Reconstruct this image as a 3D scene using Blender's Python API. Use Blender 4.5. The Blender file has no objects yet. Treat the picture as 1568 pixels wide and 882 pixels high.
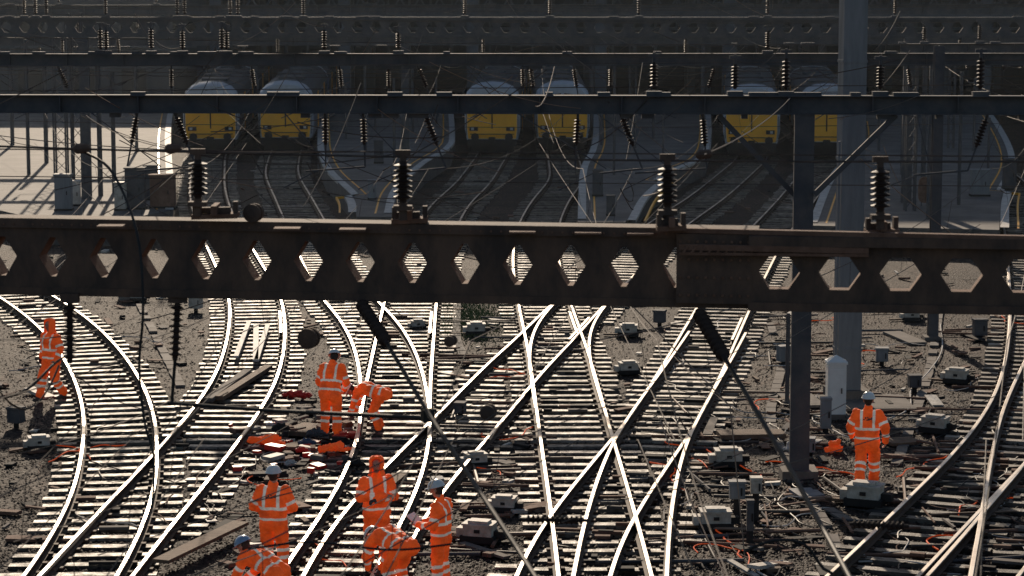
import bpy, math, random
import numpy as np
from mathutils import Vector, Matrix, noise
random.seed(7)
R=random.random
def U(a,b): return a+(b-a)*random.random()
# ------------------------------------------------------------ survey: photo measurement -> world metres
F=3800.0; H=10.2; PT=math.atan(511/3800.0)
FW=Vector((0,math.cos(PT),-math.sin(PT))); UP=Vector((0,math.sin(PT),math.cos(PT)))
def ray(u,v): return Vector(((u-784)/F,0,0))+UP*(-(v-441)/F)+FW
def G(u,v,z=0.0):
    d=ray(u,v); t=(z-H)/d.z; return Vector((0,0,H))+d*t
def P(u,v,y):
    d=ray(u,v); return Vector((0,0,H))+d*(y/d.y)
# ------------------------------------------------------------ materials
def mk(name,c1,c2=None,scale=4.0,rough=0.7,metal=0.0,bump=0.0,bscale=None,attr=None,emis=0.0,detail=4,stretch=None,spec=0.5,rvar=0):
    m=bpy.data.materials.new(name); m.use_nodes=True; nt=m.node_tree; N=nt.nodes; L=nt.links
    b=N['Principled BSDF']; b.inputs['Roughness'].default_value=rough; b.inputs['Metallic'].default_value=metal
    b.inputs['Specular IOR Level'].default_value=spec
    if c2 is None: c2=tuple(x*0.6 for x in c1)
    tc=N.new('ShaderNodeTexCoord'); mp=N.new('ShaderNodeMapping'); L.new(tc.outputs['Object'],mp.inputs[0])
    if stretch: mp.inputs['Scale'].default_value=stretch
    n=N.new('ShaderNodeTexNoise'); n.inputs['Scale'].default_value=scale; n.inputs['Detail'].default_value=detail; n.inputs['Roughness'].default_value=0.65
    L.new(mp.outputs[0],n.inputs['Vector'])
    r=N.new('ShaderNodeValToRGB'); r.color_ramp.elements[0].position=0.35; r.color_ramp.elements[1].position=0.65
    r.color_ramp.elements[0].color=(*c1,1); r.color_ramp.elements[1].color=(*c2,1)
    L.new(n.outputs['Fac'],r.inputs[0]); out=r.outputs[0]
    if attr:
        a=N.new('ShaderNodeAttribute'); a.attribute_name=attr
        mx=N.new('ShaderNodeMix'); mx.data_type='RGBA'; mx.blend_type='MULTIPLY'; mx.inputs[0].default_value=1
        L.new(out,mx.inputs[6]); L.new(a.outputs['Color'],mx.inputs[7]); out=mx.outputs[2]
    L.new(out,b.inputs['Base Color'])
    if rvar:
        mr=N.new('ShaderNodeMapRange'); mr.inputs[1].default_value=.3; mr.inputs[2].default_value=.7
        mr.inputs[3].default_value=rough-rvar; mr.inputs[4].default_value=rough+rvar
        L.new(n.outputs['Fac'],mr.inputs[0]); L.new(mr.outputs[0],b.inputs['Roughness'])
    if emis>0:
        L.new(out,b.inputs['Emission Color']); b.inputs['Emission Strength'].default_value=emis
    if bump>0:
        n2=N.new('ShaderNodeTexNoise'); n2.inputs['Scale'].default_value=bscale or scale*4; n2.inputs['Detail'].default_value=2
        L.new(mp.outputs[0],n2.inputs['Vector'])
        bp=N.new('ShaderNodeBump'); bp.inputs['Strength'].default_value=bump; bp.inputs['Distance'].default_value=0.02
        L.new(n2.outputs['Fac'],bp.inputs['Height']); L.new(bp.outputs[0],b.inputs['Normal'])
    return m
M_steel=mk('gantry_steel',(0.070,0.052,0.045),(0.15,0.095,0.070),3,0.8,0,0.4,25,spec=.15,stretch=(1,1,.5))
M_steel2=mk('dark_steel',(0.070,0.073,0.083),(0.115,0.107,0.107),2,0.8,0,0.2,20,spec=.15)
M_rustsun=mk('rust_and_sunlit_steel',(0.14,0.076,0.052),(0.22,0.125,0.09),5,0.85,0,0.4,40,spec=.2)  # rust; the same tone paints sunlit steel inside the girder holes
M_grey=mk('painted_mast',(0.24,0.245,0.255),(0.17,0.175,0.185),1.2,0.7,0,0.1,20,stretch=(3,3,0.4),spec=.2)
M_ins=mk('brown_porcelain',(0.030,0.019,0.016),(0.05,0.032,0.026),3,0.6,spec=.2)
M_insg=mk('grey_porcelain',(0.09,0.075,0.065),(0.06,0.045,0.04),3,0.6,spec=.2)
M_wire=mk('wire',(0.06,0.05,0.045),(0.12,0.085,0.065),3,0.7,0,spec=.3)
M_wiret=mk('wire_tan',(0.30,0.20,0.14),(0.20,0.13,0.09),3,0.6,0,spec=.3)
M_cable=mk('black_cable',(0.015,0.014,0.014),(0.03,0.028,0.028),3,0.6,spec=.3)
M_railside=mk('rail_side',(0.11,0.068,0.045),(0.06,0.038,0.027),4,0.75,0.0,0.2,spec=.2)
M_railtop=mk('rail_head',(0.78,0.70,0.62),(0.34,0.29,0.25),0.9,0.44,1.0,rvar=.10)
M_sleep=mk('sleeper',(0.34,0.285,0.24),(0.12,0.094,0.077),4,0.60,0,0.5,35,attr='Col',spec=0.34,rvar=.14)
M_conc=mk('concrete',(0.19,0.165,0.145),(0.12,0.102,0.09),2,0.85,0,0.2,25,spec=.2)
M_plat=mk('platform_paving',(0.17,0.155,0.145),(0.10,0.093,0.087),0.8,0.8,0,0.15,12,spec=.2)
M_platw=mk('platform_wall',(0.12,0.105,0.095),(0.07,0.062,0.058),1.5,0.85,0,0.3,10)
M_white=mk('white_paint',(0.58,0.55,0.51),(0.38,0.355,0.325),3,0.7,spec=.3)
M_boxw=mk('point_machine_paint',(0.55,0.51,0.45),(0.32,0.285,0.24),5,0.65,0,0.2,20,spec=.3)
M_yel=mk('warning_yellow',(1.0,0.46,0.010),(0.90,0.38,0.010),1,0.4)
M_glass=mk('dark_glass',(0.012,0.014,0.018),(0.02,0.022,0.026),1,0.12)
M_traing=mk('train_cab_grey',(0.50,0.53,0.58),(0.38,0.41,0.46),1.5,0.4)
M_roof=mk('train_roof',(0.065,0.07,0.08),(0.045,0.05,0.055),1.5,0.7)
M_trainb=mk('train_side',(0.08,0.11,0.18),(0.06,0.08,0.13),1.5,0.4)
M_black=mk('underframe',(0.025,0.024,0.024),(0.04,0.034,0.03),3,0.85,spec=.2)
M_wood=mk('timber',(0.20,0.13,0.085),(0.11,0.07,0.05),3,0.8,0,0.4,20,stretch=(1,6,1),spec=.2)
M_red=mk('red_plastic',(0.75,0.04,0.02),(0.6,0.03,0.02),3,0.5)
M_orange=mk('orange_cloth',(0.95,0.13,0.02),(0.80,0.08,0.012),9,0.8,emis=0.2,bump=.5,bscale=14)  # weak emission makes the orange glow, standing in for fluorescence
M_blue=mk('blue_plastic',(0.05,0.08,0.15),(0.04,0.06,0.1),3,0.6)
M_shed=mk('shed_steel',(0.085,0.093,0.108),(0.055,0.062,0.074),1,0.8)
M_haze=mk('haze_tinted_wall',(0.060,0.066,0.078),(0.032,0.037,0.045),0.35,0.9)  # wall colour has a blue-grey tint standing in for distance haze
M_skin=mk('skin',(0.55,0.30,0.20),(0.48,0.25,0.17),8,0.55)
M_hair=mk('hair',(0.05,0.03,0.02),(0.03,0.02,0.015),8,0.7)
M_helw=mk('helmet_white',(0.78,0.78,0.76),(0.7,0.7,0.68),4,0.3)
M_helb=mk('helmet_blue',(0.35,0.45,0.60),(0.25,0.35,0.5),4,0.3)
M_suit=mk('hi_vis_suit',(1,1,1),(0.74,0.68,0.66),9,0.75,0,0.5,22,attr='Col',emis=0.24)  # suit colour also glows faintly, added to brighten the hi-vis
M_glove=mk('glove',(0.06,0.05,0.05),(0.1,0.08,0.07),8,0.8)
M_green=mk('weeds',(0.06,0.09,0.02),(0.10,0.11,0.03),5,0.8)
M_stone=mk('stone',(0.066,0.048,0.039),(0.038,0.028,0.023),6,0.7,attr='Col',spec=.25)

def ground_mat():
    m=bpy.data.materials.new('ballast'); m.use_nodes=True; nt=m.node_tree; N=nt.nodes; L=nt.links
    b=N['Principled BSDF']; b.inputs['Roughness'].default_value=0.8; b.inputs['Specular IOR Level'].default_value=.18
    tc=N.new('ShaderNodeTexCoord')
    vo=N.new('ShaderNodeTexVoronoi'); vo.inputs['Scale'].default_value=18; L.new(tc.outputs['Object'],vo.inputs['Vector'])
    sp=N.new('ShaderNodeSeparateColor'); L.new(vo.outputs['Color'],sp.inputs[0])
    r=N.new('ShaderNodeValToRGB'); e=r.color_ramp.elements
    e[0].position=0; e[0].color=(0.014,0.009,0.007,1); e[1].position=1; e[1].color=(0.17,0.125,0.10,1)
    x=e.new(0.45); x.color=(0.033,0.023,0.018,1); x=e.new(0.90); x.color=(0.062,0.044,0.036,1)
    L.new(sp.outputs[0],r.inputs[0])
    n=N.new('ShaderNodeTexNoise'); n.inputs['Scale'].default_value=0.35; n.inputs['Detail'].default_value=5; n.inputs['Roughness'].default_value=0.7
    L.new(tc.outputs['Object'],n.inputs['Vector'])
    r2=N.new('ShaderNodeValToRGB'); e=r2.color_ramp.elements
    e[0].position=0.34; e[0].color=(0.34,0.28,0.25,1); e[1].position=0.66; e[1].color=(1.35,1.17,1.05,1)
    L.new(n.outputs['Fac'],r2.inputs[0])
    mx=N.new('ShaderNodeMix'); mx.data_type='RGBA'; mx.blend_type='MULTIPLY'; mx.inputs[0].default_value=1
    L.new(r.outputs[0],mx.inputs[6]); L.new(r2.outputs[0],mx.inputs[7]); L.new(mx.outputs[2],b.inputs['Base Color'])
    bp=N.new('ShaderNodeBump'); bp.inputs['Strength'].default_value=0.9; bp.inputs['Distance'].default_value=0.03
    L.new(vo.outputs['Distance'],bp.inputs['Height']); bp.invert=True; L.new(bp.outputs[0],b.inputs['Normal'])
    return m
M_ground=ground_mat()

# ------------------------------------------------------------ mesh builder
class MB:
    def __init__(s): s.v=[]; s.f=[]; s.m=[]; s.c=[]; s.col=(1,1,1)
    def add(s,vs,fs,mi=0):
        o=len(s.v); s.v.extend([tuple(x) for x in vs])
        for f in fs: s.f.append([i+o for i in f]); s.m.append(mi); s.c.append(s.col)
    def obox(s,c,X,Y,Z,mi=0):
        c=Vector(c); vs=[c+X*i+Y*j+Z*k for k in(-1,1) for j in(-1,1) for i in(-1,1)]
        s.add(vs,[(0,2,3,1),(4,5,7,6),(0,1,5,4),(2,6,7,3),(0,4,6,2),(1,3,7,5)],mi)
    def box(s,c,sz,rz=0,mi=0,rx=0):
        Rm=Matrix.Rotation(rz,3,'Z')@Matrix.Rotation(rx,3,'X')
        s.obox(c,Rm@Vector((sz[0]/2,0,0)),Rm@Vector((0,sz[1]/2,0)),Rm@Vector((0,0,sz[2]/2)),mi)
    def beam(s,a,b,w,h,mi=0):
        a=Vector(a);b=Vector(b);d=(b-a); X=d/2; dn=d.normalized()
        up=Vector((0,0,1)) if abs(dn.z)<0.95 else Vector((0,1,0))
        Y=up.cross(dn).normalized(); Z=dn.cross(Y).normalized()
        s.obox((a+b)/2,X,Y*w/2,Z*h/2,mi)
    def tube(s,pts,r,n=6,mi=0,rs=None):
        pts=[Vector(p) for p in pts]; k=len(pts); vs=[]; fs=[]
        for i,p in enumerate(pts):
            d=(pts[min(i+1,k-1)]-pts[max(i-1,0)])
            d=d.normalized() if d.length>1e-9 else Vector((0,0,1))
            up=Vector((0,0,1)) if abs(d.z)<0.9 else Vector((1,0,0))
            e1=d.cross(up).normalized(); e2=d.cross(e1)
            rr=rs[i] if rs else r
            for j in range(n):
                a=2*math.pi*j/n; vs.append(p+e1*math.cos(a)*rr+e2*math.sin(a)*rr)
        for i in range(k-1):
            for j in range(n):
                fs.append((i*n+j,i*n+(j+1)%n,(i+1)*n+(j+1)%n,(i+1)*n+j))
        fs.append(tuple(range(n))[::-1]); fs.append(tuple((k-1)*n+j for j in range(n)))
        s.add(vs,fs,mi)
    def cap(s,a,b,ra,rb,n=14,mi=0):
        a=Vector(a);b=Vector(b);d=(b-a); d=d.normalized() if d.length>1e-6 else Vector((0,0,1))
        up=Vector((0,0,1)) if abs(d.z)<0.9 else Vector((1,0,0))
        e1=d.cross(up).normalized(); e2=d.cross(e1); rings=[]
        for i in range(1,5): t=math.radians(-90+22.5*i); rings.append((a+d*ra*math.sin(t),ra*math.cos(t)))
        for i in range(0,4): t=math.radians(22.5*i); rings.append((b+d*rb*math.sin(t),rb*math.cos(t)))
        vs=[a-d*ra]
        for c,r in rings:
            for j in range(n):
                q=2*math.pi*j/n; vs.append(c+e1*math.cos(q)*r+e2*math.sin(q)*r)
        vs.append(b+d*rb); fs=[]
        for j in range(n): fs.append((0,1+(j+1)%n,1+j))
        for i in range(len(rings)-1):
            for j in range(n):
                fs.append((1+i*n+j,1+i*n+(j+1)%n,1+(i+1)*n+(j+1)%n,1+(i+1)*n+j))
        l=len(vs)-1; o=1+(len(rings)-1)*n
        for j in range(n): fs.append((l,o+j,o+(j+1)%n))
        s.add(vs,fs,mi)
    def lathe(s,a,b,prof,n=10,mi=0):
        a=Vector(a);b=Vector(b); k=len(prof)
        s.tube([a.lerp(b,t) for t,_ in prof],0,n,mi,[r for _,r in prof])
    def insul(s,a,b,r,n=7,mi=0,rod=None):
        pr=[(0,r*0.35)]
        for i in range(n):
            t0=0.06+0.88*i/n; w=0.88/n
            pr+= [(t0+w*0.05,r*0.42),(t0+w*0.35,r),(t0+w*0.55,r*0.96),(t0+w*0.8,r*0.42)]
        pr.append((1,r*0.35)); s.lathe(a,b,pr,12,mi)
    def prism(s,poly,z0,z1,mt=0,ms=0):
        n=len(poly)
        s.add([(p[0],p[1],z1) for p in poly],[tuple(range(n))],mt)
        vs=[(p[0],p[1],z0) for p in poly]+[(p[0],p[1],z1) for p in poly]
        s.add(vs,[(i,(i+1)%n,n+(i+1)%n,n+i) for i in range(n)],ms)
    def build(s,name,mats,smooth=False,parent=None,loc=None,colattr=False):
        me=bpy.data.meshes.new(name); me.from_pydata(s.v,[],s.f); me.update()
        for m in mats: me.materials.append(m)
        me.polygons.foreach_set('material_index',s.m)
        if smooth: me.polygons.foreach_set('use_smooth',[True]*len(s.f))
        if colattr:
            at=me.color_attributes.new('Col','FLOAT_COLOR','CORNER'); d=[]
            for f,c in zip(s.f,s.c): d.extend((c[0],c[1],c[2],1.0)*len(f))
            at.data.foreach_set('color',d)
        ob=bpy.data.objects.new(name,me); bpy.context.scene.collection.objects.link(ob)
        if parent: ob.parent=parent
        if loc is not None: ob.location=loc
        return ob
def empty(name,loc=(0,0,0),rz=0):
    e=bpy.data.objects.new(name,None); e.location=loc; e.rotation_euler=(0,0,rz)
    bpy.context.scene.collection.objects.link(e); return e
TMP=bpy.data.scenes.new('scratch')
def evaluated(ob):
    sc0=bpy.context.scene; sc1=TMP
    sc0.collection.objects.unlink(ob); sc1.collection.objects.link(ob)
    vl=sc1.view_layers[0]; vl.update(); dg=vl.depsgraph
    me=bpy.data.meshes.new_from_object(ob.evaluated_get(dg))
    sc1.collection.objects.unlink(ob); sc0.collection.objects.link(ob)
    ob.modifiers.clear(); ob.data=me; return me

# ------------------------------------------------------------ ground
g=MB(); g.add([(-900,-200,0),(900,-200,0),(900,1500,0),(-900,1500,0)],[(0,1,2,3)]); g.build('ground',[M_ground])

# ------------------------------------------------------------ tracks
def crom(pts,step=0.5):
    out=[]
    q=[pts[0]*2-pts[1]]+pts+[pts[-1]*2-pts[-2]]
    for i in range(1,len(q)-2):
        n=max(2,int((q[i+1]-q[i]).length/step))
        for j in range(n):
            t=j/n; a,b,c,d=q[i-1],q[i],q[i+1],q[i+2]
            out.append(0.5*((2*b)+(c-a)*t+(2*a-5*b+4*c-d)*t*t+(3*b-a-3*c+d)*t**3))
    out.append(pts[-1].copy()); return out
def resample(pts,step):
    out=[pts[0].copy()]; acc=0
    for i in range(1,len(pts)):
        a=pts[i-1]; b=pts[i]; L=(b-a).length
        while acc+L>=step and L>1e-9:
            t=(step-acc)/L; a=a.lerp(b,t); out.append(a.copy()); L=(b-a).length; acc=0
        acc+=L
    return out
def perp(pts,i):
    d=pts[min(i+1,len(pts)-1)]-pts[max(i-1,0)]; d.z=0; d.normalize(); return Vector((-d.y,d.x,0))
TR={
'A':('L',[(-330,340),(-200,365),(-90,405),(0,455),(60,500),(100,550),(125,605),(132,660),(120,740),(95,800),(45,880),(-20,960)],0),
'B':('L',[(298,246),(292,290),(300,335),(328,400),(352,455),(352,510),(337,565),(312,610),(280,650),(243,692),(185,755),(122,820),(65,885),(-10,960)],1),
'C':('L',[(726,246),(700,280),(662,315),(632,360),(608,410),(592,458),(578,520),(561,600),(548,680),(520,750),(475,820),(430,885),(380,960)],1),
'F':('L',[(841,246),(842,275),(815,310),(794,350),(787,400),(795,462),(811,540),(820,600),(831,680),(843,760),(856,860),(866,960)],1),
'G':('L',[(1238,252),(1190,310),(1143,360),(1102,420),(1065,480),(1012,570),(960,650),(910,710),(862,770),(824,822),(795,880),(765,960)],1),
'E':('L',[(1120,252),(1060,300),(985,350),(908,415),(850,465),(798,515),(738,570),(680,630),(620,690),(562,750),(515,805),(485,850),(460,900),(430,960)],1),
'D':('L',[(413,242),(408,268),(425,310),(455,380),(485,445),(522,490),(545,535),(555,590),(555,640),(549,680)],1),
'Hx':('L',[(880,440),(852,465),(822,502),(812,545),(817,590),(823,630)],0),
'I':('R',[(1140,512),(1113,562),(1078,622),(1045,690),(1024,790),(1018,880),(1014,960)],0),
'J':('L',[(1530,300),(1540,360),(1547,430),(1549,490),(1541,560),(1520,620),(1470,690),(1400,760),(1330,830),(1272,885),(1190,960)],1),
'K':('L',[(1620,470),(1590,520),(1560,580),(1535,640),(1518,720),(1505,800),(1490,885),(1478,960)],0),
'M':('L',[(1760,520),(1700,580),(1640,640),(1575,710),(1500,790),(1425,870),(1350,950)],0),
}
CL={}
for k,(side,pp,ext) in TR.items():
    pts=[G(u,v,0.2) for u,v in pp]
    for p in pts: p.z=0
    pts=resample(crom(pts),0.5)
    for _ in range(25):
        q=[p.copy() for p in pts]
        for i in range(1,len(pts)-1): pts[i]=q[i]*0.5+(q[i-1]+q[i+1])*0.25
    sg={'L':1,'R':-1}[side]
    c=[pts[i]+perp(pts,i)*0.7175*sg for i in range(len(pts))]
    if ext:
        d=(c[0]-c[4]).normalized(); ex=[]; q=c[0].copy()
        for j in range(64 if k!='J' else 120):
            d=(d*0.96+Vector((0,1,0))*0.04).normalized(); q=q+d*0.5; ex.append(q.copy())
        c=ex[::-1]+c
    CL[k]=c
RP=[(-.07,0),(-.07,.015),(-.012,.035),(-.012,.115),(-.038,.125),(-.038,.152),(-.030,.16),(.030,.16),(.038,.152),(.038,.125),(.012,.115),(.012,.035),(.07,.015),(.07,0)]
def sweep_rail(M,line,off,z0):
    n=len(RP); vs=[]; 
    for i in range(len(line)):
        pr=perp(line,i); c=line[i]+pr*off
        for x,z in RP: q=c+pr*x; vs.append((q.x,q.y,z0+z))
    o=len(M.v); M.v.extend(vs)
    for i in range(len(line)-1):
        for j in range(n):
            M.f.append([o+i*n+j,o+i*n+(j+1)%n,o+(i+1)*n+(j+1)%n,o+(i+1)*n+j])
            M.m.append(1 if j in(5,6,7) else 0); M.c.append((1,1,1))
grid={}
def put(c):
    for r in c: grid.setdefault((math.floor(r.x),math.floor(r.y)),[]).append((r.x,r.y))
def near_xy(x,y,d):
    k=int(math.ceil(d)); gx=math.floor(x); gy_=math.floor(y); d2=d*d
    for i in range(gx-k,gx+k+1):
        for j in range(gy_-k,gy_+k+1):
            for a,b in grid.get((i,j),()):
                if (a-x)**2+(b-y)**2<d2: return True
    return False
def near_track(p,d=1.35): return near_xy(p.x,p.y,d)
for ki,(k,c) in enumerate(CL.items()):
    M=MB(); z0=0.075+ki*0.0025
    sweep_rail(M,c,-0.7525,z0); sweep_rail(M,c,0.7525,z0)
    c2=resample(c,0.66)
    base=random.choice([0.8,0.9,1.0])
    for i in range(len(c2)):
        p=c2[i]; pr=perp(c2,i); tg=Vector((pr.y,-pr.x,0))
        half=1.28; ok=[]
        for j in range(-8,9):
            q=p+pr*(half*j/8); ok.append(not near_xy(q.x,q.y,1.30))
        runs=[]; st=None
        for j,o in enumerate(ok+[False]):
            if o and st is None: st=j
            if not o and st is not None:
                if j-1-st>=3: runs.append((st-8,j-1-8))
                st=None
        X=Matrix.Rotation(U(-.03,.03),3,'Z')@pr; Y=Vector((X.y,-X.x,0))
        patch=0.40+1.2*(0.5+0.5*noise.noise(Vector((p.x*.13,p.y*.13,3.3))))
        b=base*U(0.45,1.25)*patch
        if R()<0.15: b*=0.4
        for a0,a1 in runs:
            M.col=(b*U(.97,1.05),b,b*U(.90,.98))
            a=half*a0/8+(U(-.06,.03) if a0==-8 else 0); e=half*a1/8+(U(-.03,.06) if a1==8 else 0)
            ctr=p+pr*((a+e)/2); zt=0.045+ki*0.0017+U(0,0.02)
            M.obox((ctr.x,ctr.y,zt-0.07),X*((e-a)/2),Y*0.115,Vector((0,0,0.07))+X*U(-.0008,.0008)+Y*U(-.004,.004),2)
        M.col=(1,1,1)
        for sgn in(-1,1):
            q=p+pr*0.7525*sgn
            M.obox((q.x,q.y,0.078),pr*0.14,tg*0.06,Vector((0,0,0.022)),0)
    if k in('B','C','E','F','G','J'):
        for fr in (0.55,0.72):
            a=int(len(c)*fr); sweep_rail(M,c[a:a+9],0.64,z0-0.004)
    M.build('railway_track',[M_railside,M_railtop,M_sleep],colattr=True)
    put(c)
# ------------------------------------------------------------ loose ballast stones (numpy)
rg=np.random.default_rng(5); n=48000
uu=rg.uniform(-20,1590,n); vv_=440+450*rg.random(n)**0.8
yc=-(vv_-441)/F; dx=(uu-784)/F; dy=yc*UP.y+FW.y; dz=yc*UP.z+FW.z; t=-H/dz
px=dx*t; py=dy*t; r=rg.uniform(.014,.038,n); z=rg.uniform(0,.02,n)
D=np.array([(1,0,0),(-1,0,0),(0,1,0),(0,-1,0),(0,0,.8),(0,0,-.6)])
V=np.stack([px,py,z],1)[:,None,:]+D[None]*(r[:,None,None])*rg.uniform(.7,1.3,(n,6,3))
Fc=np.array([(0,2,4),(2,1,4),(1,3,4),(3,0,4)]); Fa=(Fc[None]+(np.arange(n)*6)[:,None,None]).reshape(-1)
me=bpy.data.meshes.new('ballast_stones'); me.vertices.add(n*6); me.vertices.foreach_set('co',V.reshape(-1).astype('f'))
me.loops.add(len(Fa)); me.loops.foreach_set('vertex_index',Fa.astype('i')); me.polygons.add(n*4)
me.polygons.foreach_set('loop_start',np.arange(0,n*12,3,dtype='i')); me.update(calc_edges=True)
tt=rg.uniform(.2,1.4,n); tt[rg.random(n)<.05]*=2.4
at=me.color_attributes.new('Col','FLOAT_COLOR','POINT'); C=np.stack([tt,tt*.9,tt*.82,np.ones(n)],1); at.data.foreach_set('color',np.repeat(C,6,0).reshape(-1).astype('f'))
me.materials.append(M_stone); bpy.context.scene.collection.objects.link(bpy.data.objects.new('ballast_stones',me))
# ------------------------------------------------------------ platforms
def platform(poly,edges,z=0.9):
    pts=[G(u,v,z) for u,v in poly]
    M=MB(); M.prism([(p.x,p.y) for p in pts],-0.1,z,0,1)
    for e in edges:
        ln=[G(u,v,z) for u,v in e]; ln=resample(crom(ln),1.0)
        for (off,w,dz,mi) in((0.16,0.30,0.03,2),(0.62,0.07,0.006,3)):
            vs=[];fs=[]
            c=Vector((sum(p.x for p in pts)/len(pts),0,0))
            for i,p in enumerate(ln):
                pr=perp(ln,i)
                if (c.x-p.x)*pr.x<0: pr=-pr
                a=p+pr*(off-w/2); b=p+pr*(off+w/2)
                vs+=[(a.x,a.y,z+dz),(b.x,b.y,z+dz),(a.x,a.y,z-0.09),(b.x,b.y,z-0.09)] 
            for i in range(len(ln)-1):
                o=i*4; n=o+4
                fs+=[(o,o+1,n+1,n),(o,n,n+2,o+2),(o+1,o+3,n+3,n+1)]
            M.add(vs,fs,mi)
    M.build('station_platform',[M_plat,M_platw,M_white,M_yel])
platform([(-400,330),(0,322),(60,336),(180,338),(262,322),(266,280),(262,250),(262,200),(268,150),(-300,150)],[[(266,322),(267,280),(264,250),(262,200),(268,150)]])
platform([(487,150),(486,205),(486,232),(500,262),(540,302),(546,332),(600,332),(612,290),(650,252),(690,226),(697,205),(690,150)],
 [[(487,150),(486,205),(487,232),(500,262),(540,302),(547,330)],[(692,150),(697,205),(690,226),(650,252),(612,290),(600,330)]])
platform([(908,150),(908,205),(903,230),(888,262),(884,340),(958,340),(985,298),(1030,264),(1080,240),(1090,205),(1085,150)],
 [[(909,150),(908,205),(903,230),(888,262),(884,338)],[(1086,150),(1090,205),(1080,240),(1030,264),(985,298),(960,338)]])
platform([(1305,150),(1312,205),(1300,235),(1268,272),(1235,345),(1530,352),(1534,300),(1555,250),(1540,205),(1500,150)],
 [[(1306,150),(1312,205),(1300,235),(1268,272),(1237,343)],[(1502,150),(1540,205),(1555,250),(1535,300),(1531,350)]])

# ------------------------------------------------------------ trains
def train(key,vfront=243):
    e_y=G(784,vfront).y; c=CL[key]
    i=min(range(len(c)),key=lambda j:abs(c[j].y-e_y)); p=c[i]; d=(c[max(i-24,0)]-p).normalized()
    rz=math.atan2(-d.x,d.y)
    E=empty('commuter_train',(p.x,p.y,0.2),rz)
    prof=[(-1.30,.75),(-1.40,1.3),(-1.41,2.75),(-1.30,3.12),(-1.02,3.42),(-.6,3.60),(0,3.66),(.6,3.60),(1.02,3.42),(1.30,3.12),(1.41,2.75),(1.40,1.3),(1.30,.75)]
    B=MB(); n=len(prof)
    secs=[(-0.02,.90,.94),(0.06,.95,.97),(0.3,.985,.99),(0.9,1,1),(20,1,1)]
    for car in range(2):
        vs=[];o=car*20.5
        ss=secs if car==0 else [(0,1,1),(20,1,1)]
        for y,sx,sz in ss:
            for x,z in prof: vs.append((x*sx,y+o,.75+(z-.75)*sz))
        for k in range(len(ss)-1):
            for j in range(n): 
                a=(k*n+j,k*n+(j+1)%n,(k+1)*n+(j+1)%n,(k+1)*n+j)
                B.add([vs[t] for t in a],[(0,1,2,3)],1 if (k<3 and car==0) else (6 if 2<=j<=9 else 2))
        B.add([vs[j] for j in range(n)],[tuple(range(n))],1)
        B.add([vs[(len(ss)-1)*n+j] for j in range(n)],[tuple(range(n))],6)
        for sx in(-1,1):
            for w in range(9):
                B.box((sx*1.412,o+2+w*2.0,2.25),(.02,1.3,.75),0,3)
            for w in(5.6,13.8): B.box((sx*1.418,o+w+.3,1.9),(.02,1.3,1.9),0,0)
        B.box((0,o+10,.55),(2.3,17,.4),0,4)
        for w in(2.4,5,15,17.6):
            for sx in(-.75,.75): B.lathe((sx-.06,o+w,.42),(sx+.06,o+w,.42),[(0,.42),(1,.42)],16,4)
        for w in range(4): B.box((U(-.3,.3),o+3+w*4.6,3.66),(1.3,1.6,.12),0,6)
    f=-0.035
    B.add([(-1.2,f,.82),(1.2,f,.82),(1.25,f,1.3),(1.25,f,2.18),(-1.25,f,2.18),(-1.25,f,1.3)],[(0,1,2,3,4,5)],0)
    B.box((0,f-.02,2.23),(2.5,.05,.07),0,4)
    for sx in(-1,1):
        B.add([(sx*.08,f-.01,2.28),(sx*1.18,f-.01,2.28),(sx*1.10,f-.01,2.92),(sx*.08,f-.01,3.05)],[(0,1,2,3)],3)
        B.box((sx*.92,f-.03,1.32),(.42,.06,.2),0,3); B.box((sx*.98,f-.07,1.32),(.14,.04,.12),0,5)
        B.lathe((sx*.85,f-.32,.92),(sx*.85,f,.92),[(0,.2),(.15,.2),(.16,.09),(1,.09)],12,4)
        B.beam((sx*1.3,-.0,1.0),(sx*1.3,0,2.1),.03,.03,4)
    B.box((0,f-.015,1.75),(.06,.03,.85),0,4); B.box((0,f-.02,1.05),(2.2,.04,.04),0,4)
    B.box((0,f-.1,.62),(2.45,.2,.34),0,4); B.box((0,f-.35,.78),(.32,.6,.26),0,4)
    B.box((0,.3,.28),(2.2,.1,.3),0,4)
    B.build('body',[M_yel,M_traing,M_trainb,M_glass,M_black,M_white,M_roof],parent=E)
for a in(('B',243),('D',241),('C',243),('F',241),('E',250),('G',248)): train(*a)

# ------------------------------------------------------------ station building (train shed)
SB=empty('train_shed')
B=MB(); y0=152; x0=-19; x1=75; y1=205
B.box(((x0+x1)/2,(y0+y1)/2,26),(x1-x0,y1-y0,.6),0,0)
B.box(((x0+x1)/2,y1,13),(x1-x0,.6,26),0,2)
B.box((x0,(y0+y1)/2,13),(.6,y1-y0-1,25.6),0,2); B.box((x1,(y0+y1)/2,13),(.6,y1-y0-1,25.6),0,2)
B.box(((x0+x1)/2,y0,17.4),(x1-x0,.5,16.4),0,0)
x=x0+1
while x<x1:
    B.box((x,y0-.1,4.6),(.7,.9,9.2),0,1)
    for yy in(165,178,190): B.box((x+U(-.5,.5),yy,10),(.5,.5,20),0,1)
    for zz in (5.6,6.5,7.6): B.box((x+3.75,y0+2+zz*.3,zz),(7.5,.3,.18),0,1)
    for j in range(5): B.box((x+1.0+j*1.35,y0+6,5.6),(.14,.2,4.4),0,1)
    for j in range(6): B.beam((x+.4+j*1.2,y0-.5,6.6),(x+1.0+j*1.2,y0-.5,7.6),.1,.1,1); B.beam((x+1.0+j*1.2,y0-.5,7.6),(x+1.6+j*1.2,y0-.5,6.6),.1,.1,1)
    x+=7.8
for zz in(6.5,7.7): B.box(((x0+x1)/2,y0-.5,zz),(x1-x0,.25,.2),0,1)
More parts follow.
